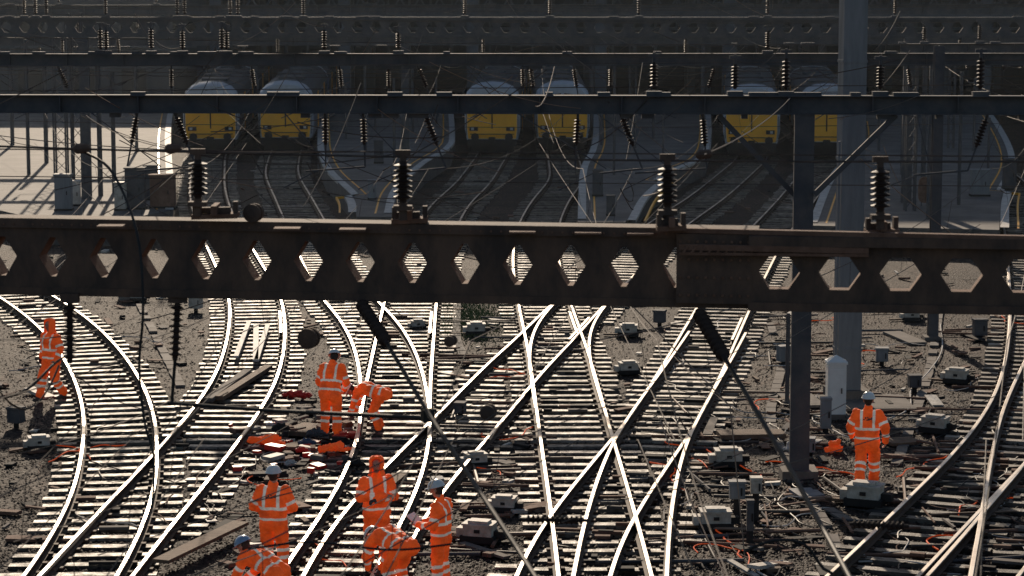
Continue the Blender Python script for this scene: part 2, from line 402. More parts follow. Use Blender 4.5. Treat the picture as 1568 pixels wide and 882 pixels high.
B.build('shed_structure',[M_haze,M_shed,M_haze],parent=SB)
B=MB(); B.box((-51.4,165,4.1),(64,22,8.2),0,0)
for i in range(20):
    for z in(2.2,5.6): B.box((-81+i*3.2,153.98,z),(1.5,.1,1.9),0,1); B.box((-81+i*3.2,153.9,z-1.05),(1.8,.25,.12),0,2)
B.box((-51.4,153.9,8.25),(64.4,.8,.3),0,2)
B.build('station_office_building',[M_haze,M_glass,M_shed])

# ------------------------------------------------------------ gantries
def girder_frame(A,Bp):
    X=(Bp-A).normalized(); Y=Vector((-X.y,X.x,0)).normalized(); Z=X.cross(Y).normalized(); return X,Y,Z
def castell(M,A,Bp,h,pitch,a,b,hh,depth,off=0.0,fl=0.34,mi=0,mf=1,x_off=0):
    X,Y,Z=girder_frame(A,Bp); L=(Bp-A).length; n=int(L/pitch); pitch=L/n
    def q(x,y,z): return A+X*x+Y*y+Z*z
    mid=h/2
    for i in range(n):
        s=i*pitch; c=s+pitch/2; e=s+pitch
        hx=[(c-b,mid),(c-a,mid+hh),(c+a,mid+hh),(c+b,mid),(c+a,mid-hh),(c-a,mid-hh)]
        for yy in(off,off+depth):
            vs=[q(s,yy,0),q(e,yy,0),q(e,yy,h),q(s,yy,h)]+[q(x,yy,z) for x,z in hx]
            M.add(vs,[(0,1,8,9),(3,5,6,2),(0,9,4),(0,4,3),(4,5,3),(1,7,8),(1,2,7),(7,2,6)],mi)
        vs=[q(x,off,z) for x,z in hx]+[q(x,off+depth,z) for x,z in hx]
        M.add(vs,[(j,(j+1)%6,6+(j+1)%6,6+j) for j in range(6)],mf)
    c=A+X*(L/2)+Y*(off+depth/2)
    M.obox(c+Z*(h+.012),X*(L/2),Y*(fl/2),Z*.012,mi)
    M.obox(c-Z*(.014),X*(L/2),Y*(fl/2),Z*.012,mi)
    M.obox(c+Z*(h-.03)-Y*(fl/2),X*(L/2),Y*.008,Z*.05,mi)
    M.obox(c+Z*(.025)-Y*(fl/2),X*(L/2),Y*.008,Z*.04,mi)
def ibeam(M,A,Bp,h,w,mi=0,st=1.6):
    X,Y,Z=girder_frame(A,Bp); L=(Bp-A).length; c=(A+Bp)/2
    M.obox(c+Z*h/2,X*L/2,Y*.012,Z*(h/2-.012),mi)
    M.obox(c+Z*(h-.011),X*L/2,Y*w/2,Z*.011,mi); M.obox(c+Z*.011,X*L/2,Y*w/2,Z*.011,mi)
    n=int(L/st)
    for i in range(n): M.obox(A+X*(i+.5)*st+Z*h/2,X*.008,Y*(w/2-.01),Z*(h/2-.024),mi)
M=MB()
A=P(-260,442,27.35); Bp=P(1160,469,26.05)
castell(M,A,Bp,0.80,0.545,0.030,0.160,0.215,0.30,fl=.36,mf=2)  # paler hole facets paint sunlight onto the steel
X,Y,Z=girder_frame(A,Bp)
S0=P(1036,466,26.15); S1=P(1152,468.5,26.05)
M.obox((S0+S1)/2+Z*.40-Y*.06,X*((S1-S0).length/2),Y*.05,Z*.37,0)
C0=P(1146,470,25.95); C1=P(1900,482,25.3)
castell(M,C0,C1,0.74,0.58,0.10,0.22,0.175,0.20,0.0,0.42,0,2)  # hole facets here are coloured as if sunlit too
M.beam(P(1030,352,26.1),P(1900,372,25.2),.10,.05,2)
M.beam(P(1040,378,25.9),P(1330,384,25.7),.05,.06,2)
M.beam(P(1040,388,25.9),P(1330,391,25.7),.04,.03,2)
for i in range(22):
    u_=1046+i*13; M.beam(P(u_,387,25.85),P(u_+7,377,25.85),.02,.02,2)
for i in range(110):
    q=A+X*(i*.11+.05)+Z*.76-Y*.041
    M.box(q,(.02,.014,.02),0,2)
for j in range(9): # bolted splice plate
    for k_ in range(4):
        q=(S0+S1)/2+X*(j-4)*.09+Z*(.12+k_*.19)-Y*.118; M.box(q,(.025,.018,.025),0,2)
for u0,u1,v in((295,365,334),(600,655,341),(1005,1050,352),(1325,1375,358)):
    yy=26.6 if u0<900 else 25.95
    M.beam(P(u0,v-3,yy),P(u1,v-5,yy),.26,.05,2); M.beam(P(u0+8,v-12,yy),P(u1-12,v-13,yy),.08,.06,0)
    M.box(P((u0+u1)/2,v-14,yy),(.06,.4,.1),0,2)
    M.box(P(u0+4,v-14,yy),(.05,.1,.14),0,0); M.box(P(u1-4,v-16,yy),(.05,.1,.14),0,0)
for u0 in(150,420,520,780,880,960,1150,1250,1450,1530): M.beam(P(u0,344+u0*.014,26.7-u0*.0006),P(u0+40,344+u0*.014,26.7-u0*.0006),.2,.02,2)
for x,yy in((-14.5,27.9),(13.0,24.9)): M.box((x,yy,3.6),(.35,.35,7.2),0,0)
for u0,vt,vb in((303,228,334),(617,230,340),(1022,236,347),(1348,240,354)):
    yy=26.7-u0*.0007
    M.insul(P(u0,vt+16,yy),P(u0,vb-30,yy),.105,7,3)
    M.tube([P(u0,vb-30,yy),P(u0,vb-3,yy)],.045,8,0); M.tube([P(u0,vt,yy),P(u0,vt+18,yy)],.035,8,0)
    M.box(P(u0,vt+4,yy),(.16,.06,.06),0,0); M.box(P(u0,vb-22,yy),(.2,.14,.05),0,0)
for (a,b,n) in(((107,462),(107,556),9),((272,462),(268,552),9)):
    M.insul(P(a[0],a[1],26.9),P(b[0],b[1],26.9),.075,n,3); M.box(P(a[0],a[1]-6,26.9),(.2,.1,.1),0,0)
M.insul(P(551,462,26.6),P(594,528,25.6),.075,9,3); M.insul(P(1068,476,26.0),P(1112,552,25.0),.08,9,3)
M.tube([P(594,528,25.6),P(660,640,23.6),P(792,840,20.4),P(830,900,19.5)],.022,8,4)
M.tube([P(1112,552,25.0),P(1200,700,22.6),P(1292,868,20.0),P(1320,920,19.3)],.024,8,4)
M.tube([P(268,552,26.9),P(263,618,26.9)],.018,8,4); M.tube([P(258,617,26.9),P(420,629,26.2),P(655,640,24.2)],.022,8,4)
M.box(P(655,636,24.2),(.12,.1,.12),0.3,4)
for (u0,v0,rr,yy) in((473,518,.115,27.0),(690,522,.06,26.5),(748,631,.08,25.2),(388,326,.10,26.7)):
    c=P(u0,v0,yy); M.lathe(c-Vector((.02,.07,0)),c+Vector((.02,.07,0)),[(0,rr*.4),(.1,rr),(.3,rr),(.45,rr*.7),(.6,rr*.7),(.7,rr),(.9,rr),(1,rr*.4)],18,0)
M.insul(P(800,795,23),P(900,797,23),.045,12,3); M.insul(P(1300,802,23),P(1392,806,23),.045,11,3)
for (u0,v0) in((125,228),(265,228),(1078,237)):
    c=P(u0,v0,26.7); M.cap(c-Vector((.04,0,0)),c+Vector((.04,0,.01)),.055,.05,8,0)
M.build('overhead_line_gantry',[M_steel,M_steel,M_rustsun,M_ins,M_cable])

def gantry(yL,yR,vL,vR,h,w,posts,up,down,cas=False,uL=-200,uR=1800,mats=None,rins=.085,lup=.55,braces=()):
    M=MB(); A=P(uL,vL,yL); Bp=P(uR,vR,yR)
    if cas: castell(M,A,Bp,h,.7,.08,.22,.2,.1,0,w)
    else: ibeam(M,A,Bp,h,w)
    X,Y,Z=girder_frame(A,Bp)
    def at(u):
        t=(u-uL)/(uR-uL); yy=yL+(yR-yL)*t; vv=vL+(vR-vL)*t; return P(u,vv,yy)
    for u in posts:
        q=at(u); M.box((q.x,q.y,q.z/2),(.34,.30,q.z),0,0); M.box((q.x,q.y,.1),(.7,.7,.25),0,1)
        M.box((q.x,q.y-.155,q.z/2),(.38,.02,q.z),0,0)
    for (u0,v0,u1,v1) in braces:
        yy=at(u0).y; M.beam(P(u0,v0,yy),P(u1,v1,yy),.10,.10,0)
    for u in up:
        q=at(u)+Z*h+Y*U(-.05,.05); zz=Vector((0,0,1)); l=lup*U(.85,1.1)
        M.box(q+zz*.04,(.3,.2,.08),0,0)
        M.insul(q+zz*.12,q+zz*(.12+l),rins,7,2); M.tube([q+zz*(.1+l),q+zz*(l+.3)],.03,6,0)
        M.box(q+zz*(l+.25),(.22,.06,.06),0,0)
    for (u,du) in down:
        q=at(u); d=Vector((du*.01,-abs(du)*.004,-.62)); M.tube([q,q+d*.15],.03,6,0)
        M.insul(q+d*.12,q+d*1.0,rins*.85,8,2)
        M.tube([q+d,q+d*1.7],.018,5,0)
        e=q+d*1.7; s=1 if R()<.5 else -1
        if R()<.8:
            M.tube([e,e+Vector((s*U(.8,1.8),-.1,-.08))],.02,6,0)
            M.tube([e+Vector((s*.7,0,0)),q+Vector((s*U(1.2,2.2),0,0))],.012,5,0)
            M.tube([e+Vector((s*.9,-.1,-.05)),e+Vector((s*U(1.4,2.0),-.2,-.4))],.012,5,0)
    for i in range(14):
        q=at(U(0,1568)); M.box(q+Z*(h+.03),(U(.15,.5),.2,.06),0,0)
        q=at(U(0,1568)); M.box(q-Z*.04,(U(.1,.3),.2,.09),0,0)
    M.build('overhead_line_gantry',mats or [M_steel2,M_conc,M_ins])
gantry(50,46.8,172,176,.36,.30,[-150,1231,1750],[1001,1125,1203,1347,1500],[(210,-12),(268,25),(498,0),(556,2),(650,25),(885,-3),(950,25),(1512,-22),(1076,5)],
   braces=[(1100,176,1216,298),(1372,176,1247,298)])
gantry(70,69,101,100,.34,.3,[-170,1720],[155,163,232,280,340,348,497,610,1175],[(88,30),(262,0),(385,8),(520,5),(595,0),(640,25),(800,2),(812,8),(878,10),(935,0),(1095,-18),(1390,10)])
gantry(95,93,56,57,.72,.3,[128,1392],[38,55,72,163,272,283,353,365,465,712,842,978,1175,1370],[(95,0),(180,5),(425,0),(740,0),(1050,0),(1300,0),(1470,0)],cas=True,lup=.65)
gantry(120,118,24,22,.5,.3,[-150,620,1700],[90,240,560,900,1100,1250,1500],[(210,0),(520,5),(700,0),(1010,3),(1250,5)],lup=.6)
gantry(88,84,80,78,.30,.3,[1432],[1415,1500],[(1480,5),(1540,-5)],uL=1380,uR=1850,rins=.09)
gantry(108,107,70,69,.35,.25,[-120,1690],[120,420,530,760,1040,1300],[(60,4),(330,-4),(570,4),(690,-4),(930,4),(1160,4),(1440,-4)],rins=.09)

# ------------------------------------------------------------ masts
def mast(u,vt,vf,w,kind='plain',mats=None,name='catenary_mast'):
    b=G(u,vf); t=P(u,vt,b.y); hgt=t.z; M=MB()
    if kind=='lattice':
        for sx in(-1,1):
            for sy in(-1,1): M.box((b.x+sx*w/2,b.y+sy*w/2,hgt/2),(.07,.07,hgt),0,0)
        k=int(hgt/.5)
        for i in range(k):
            z=i*.5
            M.beam((b.x-w/2,b.y-w/2,z),(b.x+w/2,b.y-w/2,z+.5),.04,.02,0); M.beam((b.x+w/2,b.y+w/2,z),(b.x-w/2,b.y+w/2,z+.5),.04,.02,0)
    elif kind=='h':
        M.box((b.x,b.y,hgt/2),(.02,w,hgt),0,0)
        for s in(-1,1): M.box((b.x,b.y+s*w/2,hgt/2),(w,.025,hgt),0,0)
    else:
        M.tube([(b.x,b.y,0),(b.x,b.y,hgt)],w/2,18,0,[w/2,w/2*.93])
        M.tube([(b.x,b.y,0),(b.x,b.y,.12)],w/2*1.25,18,1)
    M.box((b.x,b.y,.03),(w*1.9,w*1.9,.14),0,1)
    M.build(name,mats or [M_steel2,M_conc],smooth=False); return b,t
b=G(1296,612); M=MB(); hz=P(1296,-90,b.y).z
M.box((b.x,b.y,hz/2),(.54,.5,hz),0.12,0); M.box((b.x,b.y,.12),(.9,.85,.3),0.12,1)
for z in(1.2,3.4,5.6,7.8): M.box((b.x,b.y,z),(.57,.53,.06),0.12,0)
M.tube([(b.x-.3,b.y-.28,.0),(b.x-.3,b.y-.28,6)],.03,6,0)
M.build('catenary_mast',[M_grey,M_conc])
for a in [(122,20,332,.42,'lattice'),(155,95,335,.2,'plain'),(95,30,300,.5,'lattice'),(176,110,330,.18,'plain'),(45,60,300,.16,'plain'),(72,80,280,.2,'plain'),
          (1428,70,520,.26,'h'),(1392,70,360,.34,'lattice'),(1467,110,350,.14,'plain'),(1412,60,330,.2,'plain'),(1512,180,300,.12,'plain'),(968,60,255,.3,'lattice'),(940,90,300,.12,'plain'),
          (560,100,262,.14,'plain'),(604,120,280,.14,'plain'),(1015,165,270,.1,'plain'),(1205,480,620,.1,'plain'),(1455,100,255,.25,'lattice'),(668,120,215,.14,'plain'),(1075,70,225,.2,'plain'),(905,60,215,.25,'plain'),
          (530,130,240,.12,'plain'),(575,150,225,.12,'plain'),(632,90,228,.16,'plain'),(920,150,250,.12,'plain'),(1000,130,240,.14,'plain'),(1380,120,300,.14,'plain'),(1345,140,260,.14,'plain'),(1490,120,260,.14,'plain'),(210,90,260,.16,'plain'),(20,90,250,.2,'plain')]:
    mast(*a)
# ------------------------------------------------------------ signals / cabinets
def cabinet(u,v,w,h,d,mat,name,z=0.0,leg=0.0,rz=0):
    p=G(u,v,z); M=MB()
    M.box((p.x,p.y,z+leg+h/2),(w,d,h),rz,0); M.box((p.x,p.y,z+leg+h+.02),(w*1.12,d*1.15,.05),rz,0)
    M.box((p.x,p.y-d/2-.012,z+leg+h/2),(w*.84,.02,h*.84),rz,0); M.box((p.x+w*.25,p.y-d/2-.03,z+leg+h*.5),(.03,.03,.14),rz,1)
    if leg>0: M.tube([(p.x,p.y,z),(p.x,p.y,z+leg)],.06,8,1)
    else: M.box((p.x,p.y,z+.02),(w*1.1,d*1.1,.1),rz,1)
    M.build(name,[mat,M_black])
def signal(u,v,z,hh,name='railway_signal'):
    p=G(u,v,z); M=MB()
    M.tube([(p.x,p.y,z),(p.x,p.y,z+hh)],.06,8,0)
    prof=[]; 
    for i in range(16):
        a=math.pi*2*i/16; prof.append((.42*math.copysign(abs(math.cos(a))**.5,math.cos(a)),.5*math.copysign(abs(math.sin(a))**.5,math.sin(a))))
    vs=[(p.x+a,p.y-.06,z+hh+.4+b) for a,b in prof]+[(p.x+a,p.y+.1,z+hh+.4+b) for a,b in prof]
    M.add(vs,[tuple(range(16)),tuple(range(16,32))]+[(i,(i+1)%16,16+(i+1)%16,16+i) for i in range(16)],2)
    for k in(-.22,.1): M.lathe((p.x,p.y-.25,z+hh+.4+k),(p.x,p.y-.06,z+hh+.4+k),[(0,.13),(.3,.12),(1,.12)],12,1)
    M.beam((p.x-.3,p.y,z+hh),(p.x-.3,p.y,z+.0),.04,.04,0)
    M.build(name,[M_steel2,M_black,M_rustsun])
signal(1422,352,0,1.1)
cabinet(250,318,.9,1.2,.5,M_rustsun,'equipment_cabinet',.9); cabinet(208,320,.7,1.5,.5,M_steel2,'equipment_cabinet',.9)
cabinet(185,322,.4,1.0,.4,M_boxw,'equipment_cabinet',.9); cabinet(116,315,.35,.9,.3,M_white,'equipment_cabinet',.9)
cabinet(232,306,.5,1.3,.4,M_steel2,'equipment_cabinet',.9); cabinet(98,322,.6,1.3,.4,M_grey,'equipment_cabinet',.9)
cabinet(915,300,.4,1.0,.4,M_steel2,'equipment_cabinet',.9); cabinet(1500,300,.7,1.0,.4,M_grey,'equipment_cabinet',.9); cabinet(1545,290,.5,1.2,.4,M_steel2,'equipment_cabinet',.9)
cabinet(1350,300,.5,1.0,.4,M_steel2,'equipment_cabinet',.9); cabinet(580,250,.4,1.0,.4,M_steel2,'equipment_cabinet',.9); cabinet(570,305,.3,.7,.3,M_grey,'equipment_cabinet',.9); cabinet(935,330,.3,.7,.3,M_steel2,'equipment_cabinet',.9)
cabinet(1264,662,.22,.62,.2,M_grey,'equipment_cabinet',0,.1); cabinet(1272,640,.3,.3,.25,M_boxw,'junction_box',0,.1)
cabinet(1128,800,.28,.28,.2,M_grey,'junction_box',0,.45); cabinet(1157,800,.2,.25,.2,M_boxw,'junction_box',0,.55)
cabinet(1148,838,.12,.5,.12,M_steel2,'junction_box',0,.3)
for a in((25,655,.3,.3),(300,478,.35,.35),(705,640,.22,.2),(1010,500,.3,.3),(1200,560,.3,.35),(1350,560,.3,.3),(1500,520,.35,.4),(1240,700,.2,.25),(1400,600,.28,.25),(670,760,.2,.2)):
    cabinet(a[0],a[1],a[2],a[3],.25,random.choice([M_grey,M_boxw,M_steel2]),'junction_box',0,.12,U(-.4,.4))
p=G(1279,640); M=MB(); w=.205
M.box((p.x,p.y,.62),(2*w,2*w,1.24),0,0); M.box((p.x,p.y,.04),(.52,.52,.16),0,1)
M.box((p.x,p.y,1.26),(.46,.46,.05),0,0)
M.add([(p.x-.22,p.y-.22,1.285),(p.x+.22,p.y-.22,1.285),(p.x+.22,p.y+.22,1.285),(p.x-.22,p.y+.22,1.285),(p.x,p.y,1.42)],[(0,1,4),(1,2,4),(2,3,4),(3,0,4)],0)
M.box((p.x,p.y-w-.01,.62),(.33,.02,1.0),0,0); M.box((p.x+.1,p.y-w-.03,.65),(.03,.03,.12),0,1)
M.build('location_cabinet',[M_helw,M_conc])

# ------------------------------------------------------------ point machines
def point_machine(u,v,rz=0,sc=1.0):
    p=G(u,v); M=MB(); Rz=Matrix.Rotation(rz,3,'Z')
    def b(x,y,z,sx,sy,sz,mi): 
        q=Rz@Vector((x*sc,y*sc,0)); M.box((p.x+q.x,p.y+q.y,z*sc),(sx*sc,sy*sc,sz*sc),rz,mi)
    b(0,0,.10,.62,.42,.12,1); b(0,0,.25,.52,.36,.2,0); b(0,0,.362,.56,.40,.035,0); b(0,-.02,.40,.36,.24,.05,0)
    b(-.33,0,.2,.14,.24,.16,0); b(.34,.05,.18,.18,.18,.12,1); b(0,.52,.12,.08,.9,.035,1); b(.15,.5,.14,.05,.9,.03,1); b(-.2,.45,.1,.05,.8,.03,1)
    b(0,-.19,.25,.1,.02,.06,1); b(-.5,.1,.06,.5,.12,.05,2)
    M.build('point_machine',[M_boxw,M_black,M_wood])
for a in[(729,514,.1,.9),(962,516,-.1,.9),(962,574,.2,.85),(1115,716,.05),(1095,812,.05),(735,832,-.3),(772,785,-.2,.8),(1432,664,-.5),(1465,588,-.4,.95),(1325,776,-.4,1.15),(728,716,.3,.8),(1395,492,.1,.8),(640,505,.2,.7),(60,690,.3,.8),(212,462,.1,.8)]:
    point_machine(*a)

# ------------------------------------------------------------ loose things on the ground
def plank(u,v,l,w,rz,mat=M_wood,z=.04,t=.05,name='timber_plank'):
    p=G(u,v); M=MB(); M.box((p.x,p.y,z),(l,w,t),rz,0); M.build(name,[mat]); 
plank(1088,656,.2,2.0,-.15,M_conc,.05,.04); plank(350,600,.2,4.0,-.12,M_conc,.16,.1,'concrete_sleeper'); plank(375,595,.2,4.4,-.16,M_wood,.16,.1)
plank(372,530,.12,6,.05,M_white,.2,.06,'steel_rail_offcut'); plank(392,535,.14,6,.1,M_white,.2,.06,'steel_rail_offcut'); plank(402,535,.12,6,.05,M_white,.2,.06,'steel_rail_offcut')
plank(1325,620,2.0,1.8,.02,M_conc,.05,.06,'concrete_slab'); plank(1225,615,.8,1.8,.1,M_conc,.05,.06,'concrete_slab'); plank(1385,520,.5,2,.2,M_conc,.05,.06,'concrete_slab')
plank(1150,672,1.4,.6,.1,M_wood,.1,.1); plank(1380,680,.7,.6,.3,M_wood,.06,.06); plank(1235,760,.5,.7,.2,M_grey,.06,.06,'steel_plate')
plank(470,665,.7,1.0,-.4,M_wood,.1,.1); plank(455,690,.35,1.2,-.6,M_wood,.1,.1); plank(600,745,.3,1.2,-.2,M_wood,.1,.08)
plank(310,850,.30,3.0,-.35,M_wood,.24,.06); plank(495,645,.4,.9,.2,M_conc,.16,.1,'concrete_block'); plank(200,460,.7,.8,.2,M_conc,.2,.3,'concrete_block')
M=MB()
for route in([(1180,500),(1196,560),(1180,640),(1210,720),(1260,800),(1290,860)],[(700,470),(700,520),(715,560)],[(1440,470),(1425,560),(1400,640),(1370,720)],[(215,470),(260,560),(280,600)]):
    ln=resample(crom([G(u,v) for u,v in route]),.62)
    for i in range(len(ln)-1):
        pr=perp(ln,i); a=math.atan2(pr.y,pr.x)
        if near_track(ln[i],.9) or R()<.18: continue
        M.box((ln[i].x,ln[i].y,.02+R()*.02),(.22,.58,.06),a+U(-.06,.06),random.choice([0,0,1]))
M.build('cable_trough',[M_conc,M_platw])
SC=MB()
def scrap(u,v,l,w,rz,mi,z,t):
    p=G(u,v); SC.box((p.x,p.y,z),(l,w,t),rz,mi,U(-.15,.15))
for i in range(900):
    u=U(0,1568); v=U(455,880) if R()<.8 else U(260,450); p=G(u,v)
    if near_track(p,1.0): continue
    big=R()<.2
    scrap(u,v,U(.05,.2 if not big else .35),U(.12,.5 if not big else 1.3),U(-1.6,1.6),random.choice([0,1,1,2,3,1,4,1,3,1,3]),U(.03,.08),U(.02,.07))
for i in range(80):
    u=random.gauss(460,45); v=random.gauss(685,28)
    scrap(u,v,U(.05,.25),U(.08,.4),U(-1.6,1.6),random.choice([0,1,2,3,4,5,5,3,1]),U(.08,.16),U(.03,.12))
for i in range(200):
    k=random.choice(list(CL)); c=CL[k]; j=random.randrange(len(c)//3,len(c)-1); pr=perp(c,j); p=c[j]+pr*U(-.5,.5)
    SC.box((p.x,p.y,.09+R()*.02),(U(.1,.6),U(.06,.2),.05),math.atan2(pr.y,pr.x),random.choice([1,3,3,2]))
SC.build('trackside_scrap',[M_wood,M_rustsun,M_conc,M_black,M_boxw,M_red])
M=MB()
for i in range(120):
    u=U(1020,1540) if i%3 else U(660,800); v=U(480,870); p=G(u,v); l=U(.6,2.6); a=U(-.25,.25)+(1.57 if R()<.2 else 0)
    d=Vector((math.cos(a),math.sin(a),0))*l/2
    M.tube([p-d+Vector((0,0,.08)),p+d+Vector((0,0,.08))],U(.018,.038),6,random.choice([0,0,1,2,3]))
M.build('point_rodding',[M_rustsun,M_steel2,M_insg,M_wiret])
M=MB()
for i in range(170):
    u=U(1020,1560) if i%2 else U(0,1560); v=U(470,880); p=G(u,v); a=U(0,6.28); pts=[]
    for j in range(9):
        pts.append(p+Vector((0,0,.05+.04*R()))); a+=U(-1.0,1.0); p=p+Vector((math.cos(a)*.25,math.sin(a)*.4,0))
    M.tube(resample(crom(pts,.1),.12),U(.009,.016),5,random.choice([0,0,0,0,1,2,2,3]))
M.build('ground_cables',[M_cable,M_white,M_rustsun,M_orange])
for vs,mt,nm in [([(1440,500),(1442,540),(1420,575),(1395,600),(1392,630),(1350,650)],M_white,'white_cable'),([(1000,640),(1018,655),(1040,720),(1060,790),(1100,870)],M_insg,'grey_cable')]:
    pts=[G(u,v)+Vector((0,0,.06)) for u,v in vs]; M=MB(); M.tube(resample(crom(pts),.2),.018,6,0); M.build(nm,[mt])

def lump(name,u,v,parts,mat,z=0.0,sc=.62,rz=0):
    p=G(u,v); M=MB()
    for (a,b,ra,rb) in parts: M.cap(a,b,ra,rb,10)
    ob=M.build(name,[mat],True); md=ob.modifiers.new('r','REMESH'); md.mode='VOXEL'; md.voxel_size=.025
    me=evaluated(ob)
    for vv in me.vertices:
        vv.co+=vv.normal*(noise.noise(vv.co*9+p)*.06+noise.noise(vv.co*20)*.03)
    ob.location=(p.x,p.y,z); ob.scale=(sc,sc,sc*.9); ob.rotation_euler=(0,0,rz); return ob
bag=[((-.2,0,.12),(.2,.02,.12),.14,.12),((-.1,0,.2),(.12,0,.2),.1,.1),((-.12,0,.3),(.12,0,.3),.03,.03),((.2,.1,.08),(.35,.1,.06),.08,.05)]
coat=[((-.25,0,.07),(.2,.05,.1),.08,.09),((0,0,.06),(.3,.25,.04),.08,.04),((-.2,.1,.05),(.1,.35,.05),.06,.05),((.1,-.1,.05),(.4,-.15,.04),.05,.03)]
lump('orange_tool_bag',405,690,coat,M_orange,.15,sc=1.0); lump('orange_tool_bag',422,684,coat,M_orange,.15,rz=2,sc=.6)
lump('orange_jacket',508,702,coat,M_orange,.15,sc=.95,rz=.5)
lump('red_fuel_can',455,612,[((-.3,0,.06),(.3,0,.06),.06,.06),((-.2,0,.12),(.1,0,.14),.06,.06)],M_red,.05,sc=1.0,rz=-.2)
lump('white_bag',1208,694,[((0,0,.12),(0,0,.26),.12,.05),((0,0,.28),(.02,0,.36),.03,.04)],M_white,sc=.9)
lump('orange_cable_coil',1278,694,[((-.12,0,.1),(.1,0,.12),.09,.09),((-.05,0,.25),(.08,0,.3),.08,.06)],M_orange,sc=.9)
lump('white_bag',446,714,bag,M_white,sc=.45); lump('blue_tool_bag',470,690,bag,M_blue,.1,sc=.55); lump('grey_rucksack',484,676,bag,M_steel2,.1); lump('grey_rucksack',430,668,bag,M_black,.1,sc=.6); lump('white_bag',412,658,[((0,0,.1),(.15,0,.12),.11,.08)],M_white,.05,sc=.6)
lump('red_tool_bag',462,700,bag,M_red,.1,sc=.4); lump('dark_tool_bag',540,722,bag,M_black,.1)
M=MB()
for i in range(3500):
    u=random.gauss(705,38); v=random.gauss(490,18); p=G(u,v)
    if near_track(p,.9): continue
    h=U(.03,.14); a=U(0,3.14); w=.015
    M.add([(p.x-w,p.y,0),(p.x+w,p.y,0),(p.x+math.cos(a)*.08,p.y+math.sin(a)*.08,h)],[(0,1,2)])
M.build('weeds',[M_green])

# ------------------------------------------------------------ wires
W=MB()
def wire(pts,r=.009,sag=0,mi=0,n=14):
    if len(pts)==2 and sag:
        a,b=pts; pts=[a.lerp(b,i/n)-Vector((0,0,sag*4*(i/n)*(1-i/n))) for i in range(n+1)]
    W.tube(pts,r,4,mi)
def center_at(c,y):
    pts=c
    if y<pts[-1].y:
        d=(pts[-1]-pts[-6]); d/=abs(d.y); return pts[-1]+d*(pts[-1].y-y)
    b=min(range(len(pts)),key=lambda j:abs(pts[j].y-y)); return pts[b]
gy=[12,26.6,48.4,69.5,94,119,150]
for k,c in CL.items():
    if k in('Hx','I','D','M'): continue
    for a,b in zip(gy[:-1],gy[1:]):
        pa=center_at(c,a); pb=center_at(c,b)
        if abs(pa.x)>26 or abs(pb.x)>26: continue
        A1=Vector((pa.x,a,6.05)); B1=Vector((pb.x,b,6.05)); A2=Vector((pa.x+.2,a,4.95)); B2=Vector((pb.x-.2,b,4.95))
        wire([A1,B1],.007,.5); wire([A2,B2],.007,.02)
        n=6
        for i in range(1,n):
            t=i/n; m=A1.lerp(B1,t)-Vector((0,0,.5*4*t*(1-t))); q=A2.lerp(B2,t); W.tube([m,q],.004,3,0)
def w2(u1,v1,y1,u2,v2,y2,r=.009,sag=.1,mi=0): wire([P(u1,v1,y1),P(u2,v2,y2)],r,sag,mi)
w2(-60,222,26.9,1640,247,25.8,.011,.06); w2(-60,228,27.5,1640,240,26.5,.007,.0)
w2(-20,205,40,560,232,27,.007,.1); w2(300,150,48,770,340,48,.008); w2(130,175,49,265,228,27,.007); 
w2(265,228,26.8,620,232,26.6,.006,.15); w2(1078,237,26.3,1210,150,47.5,.010); w2(1078,237,26.3,985,300,30,.008)
w2(965,465,40,1118,622,38,.012,.0,1); w2(1118,622,38,1140,850,37,.010,.0,1); w2(1118,622,38,965,470,45,.006,.1,1)
w2(1010,640,34,1110,880,30,.010,.1,1); w2(1300,150,60,850,420,50,.008,.1); w2(930,155,48,1160,330,60,.008)
for i in range(160):
    y=random.choice([33,48,48,60,69,69,80,94,94,108,119]); u=U(-50,1600)
    zz=U(5.0,8.2); x=(u-784)/F*y
    x2=x+random.choice([-1,1])*U(.3,3.0); z2=zz+U(-1.8,1.8); y2=y+U(-1,5)
    wire([Vector((x,y,zz)),Vector((x2,y2,min(z2,8.6)))],U(.005,.011),U(0,.2),random.choice([0,0,0,1]))
for i in range(22):
    y=random.choice([48.4,69.5,69.5,94,94,119]); z=U(5.6,8.4)
    wire([Vector((-25,y,z)),Vector((25,y-.8,z+U(-.5,.5)))],.008,U(0,.5),0,20)
for (a,b,c_,d) in((0,760,560,460),(0,700,300,590),(150,850,760,600),(0,610,340,470),(380,770,1060,560),(560,720,900,500),(20,830,460,640),(700,700,1240,480),(860,800,1400,560),(0,520,240,470),(300,880,700,700),(980,760,1540,600)):
    w2(a,b,22,c_,d,33,.006,.12)
w2(0,600,24,90,560,26,.012,.3); w2(100,560,26.9,350,600,27,.006,.35)
for u0,v0 in((395,238),(480,250),(960,290),(1050,640)):
    c=P(u0,v0,44); pts=[c+Vector((math.sin(j*.7)*.12,0,math.cos(j*.9)*.16-.02*j)) for j in range(12)]; W.tube(pts,.009,4,0)
pts=[P(u,v,yy) for u,v,yy in((128,232,26.8),(165,255,26.6),(195,310,26.2),(214,380,25.8),(219,480,25.6),(213,560,25.6),(222,650,25.4),(236,700,25.2),(232,790,25))]
W.tube(resample(crom(pts,.1),.1),.015,6,2)
pts=[P(u,v,yy) for u,v,yy in((380,840,22),(480,830,22.3),(600,842,22.6),(700,832,22.8))]; W.tube(resample(crom(pts,.1),.1),.011,5,2)
pts=[P(u,v,yy) for u,v,yy in((1140,845,23),(1180,828,23),(1230,832,23),(1260,870,23),(1280,880,23))]; W.tube(resample(crom(pts,.1),.1),.016,5,2)
pts=[P(u,v,yy) for u,v,yy in((-20,610,24),(20,606,24),(50,590,24.3),(80,560,24.8),(100,545,26))]; W.tube(resample(crom(pts,.1),.1),.014,5,2)
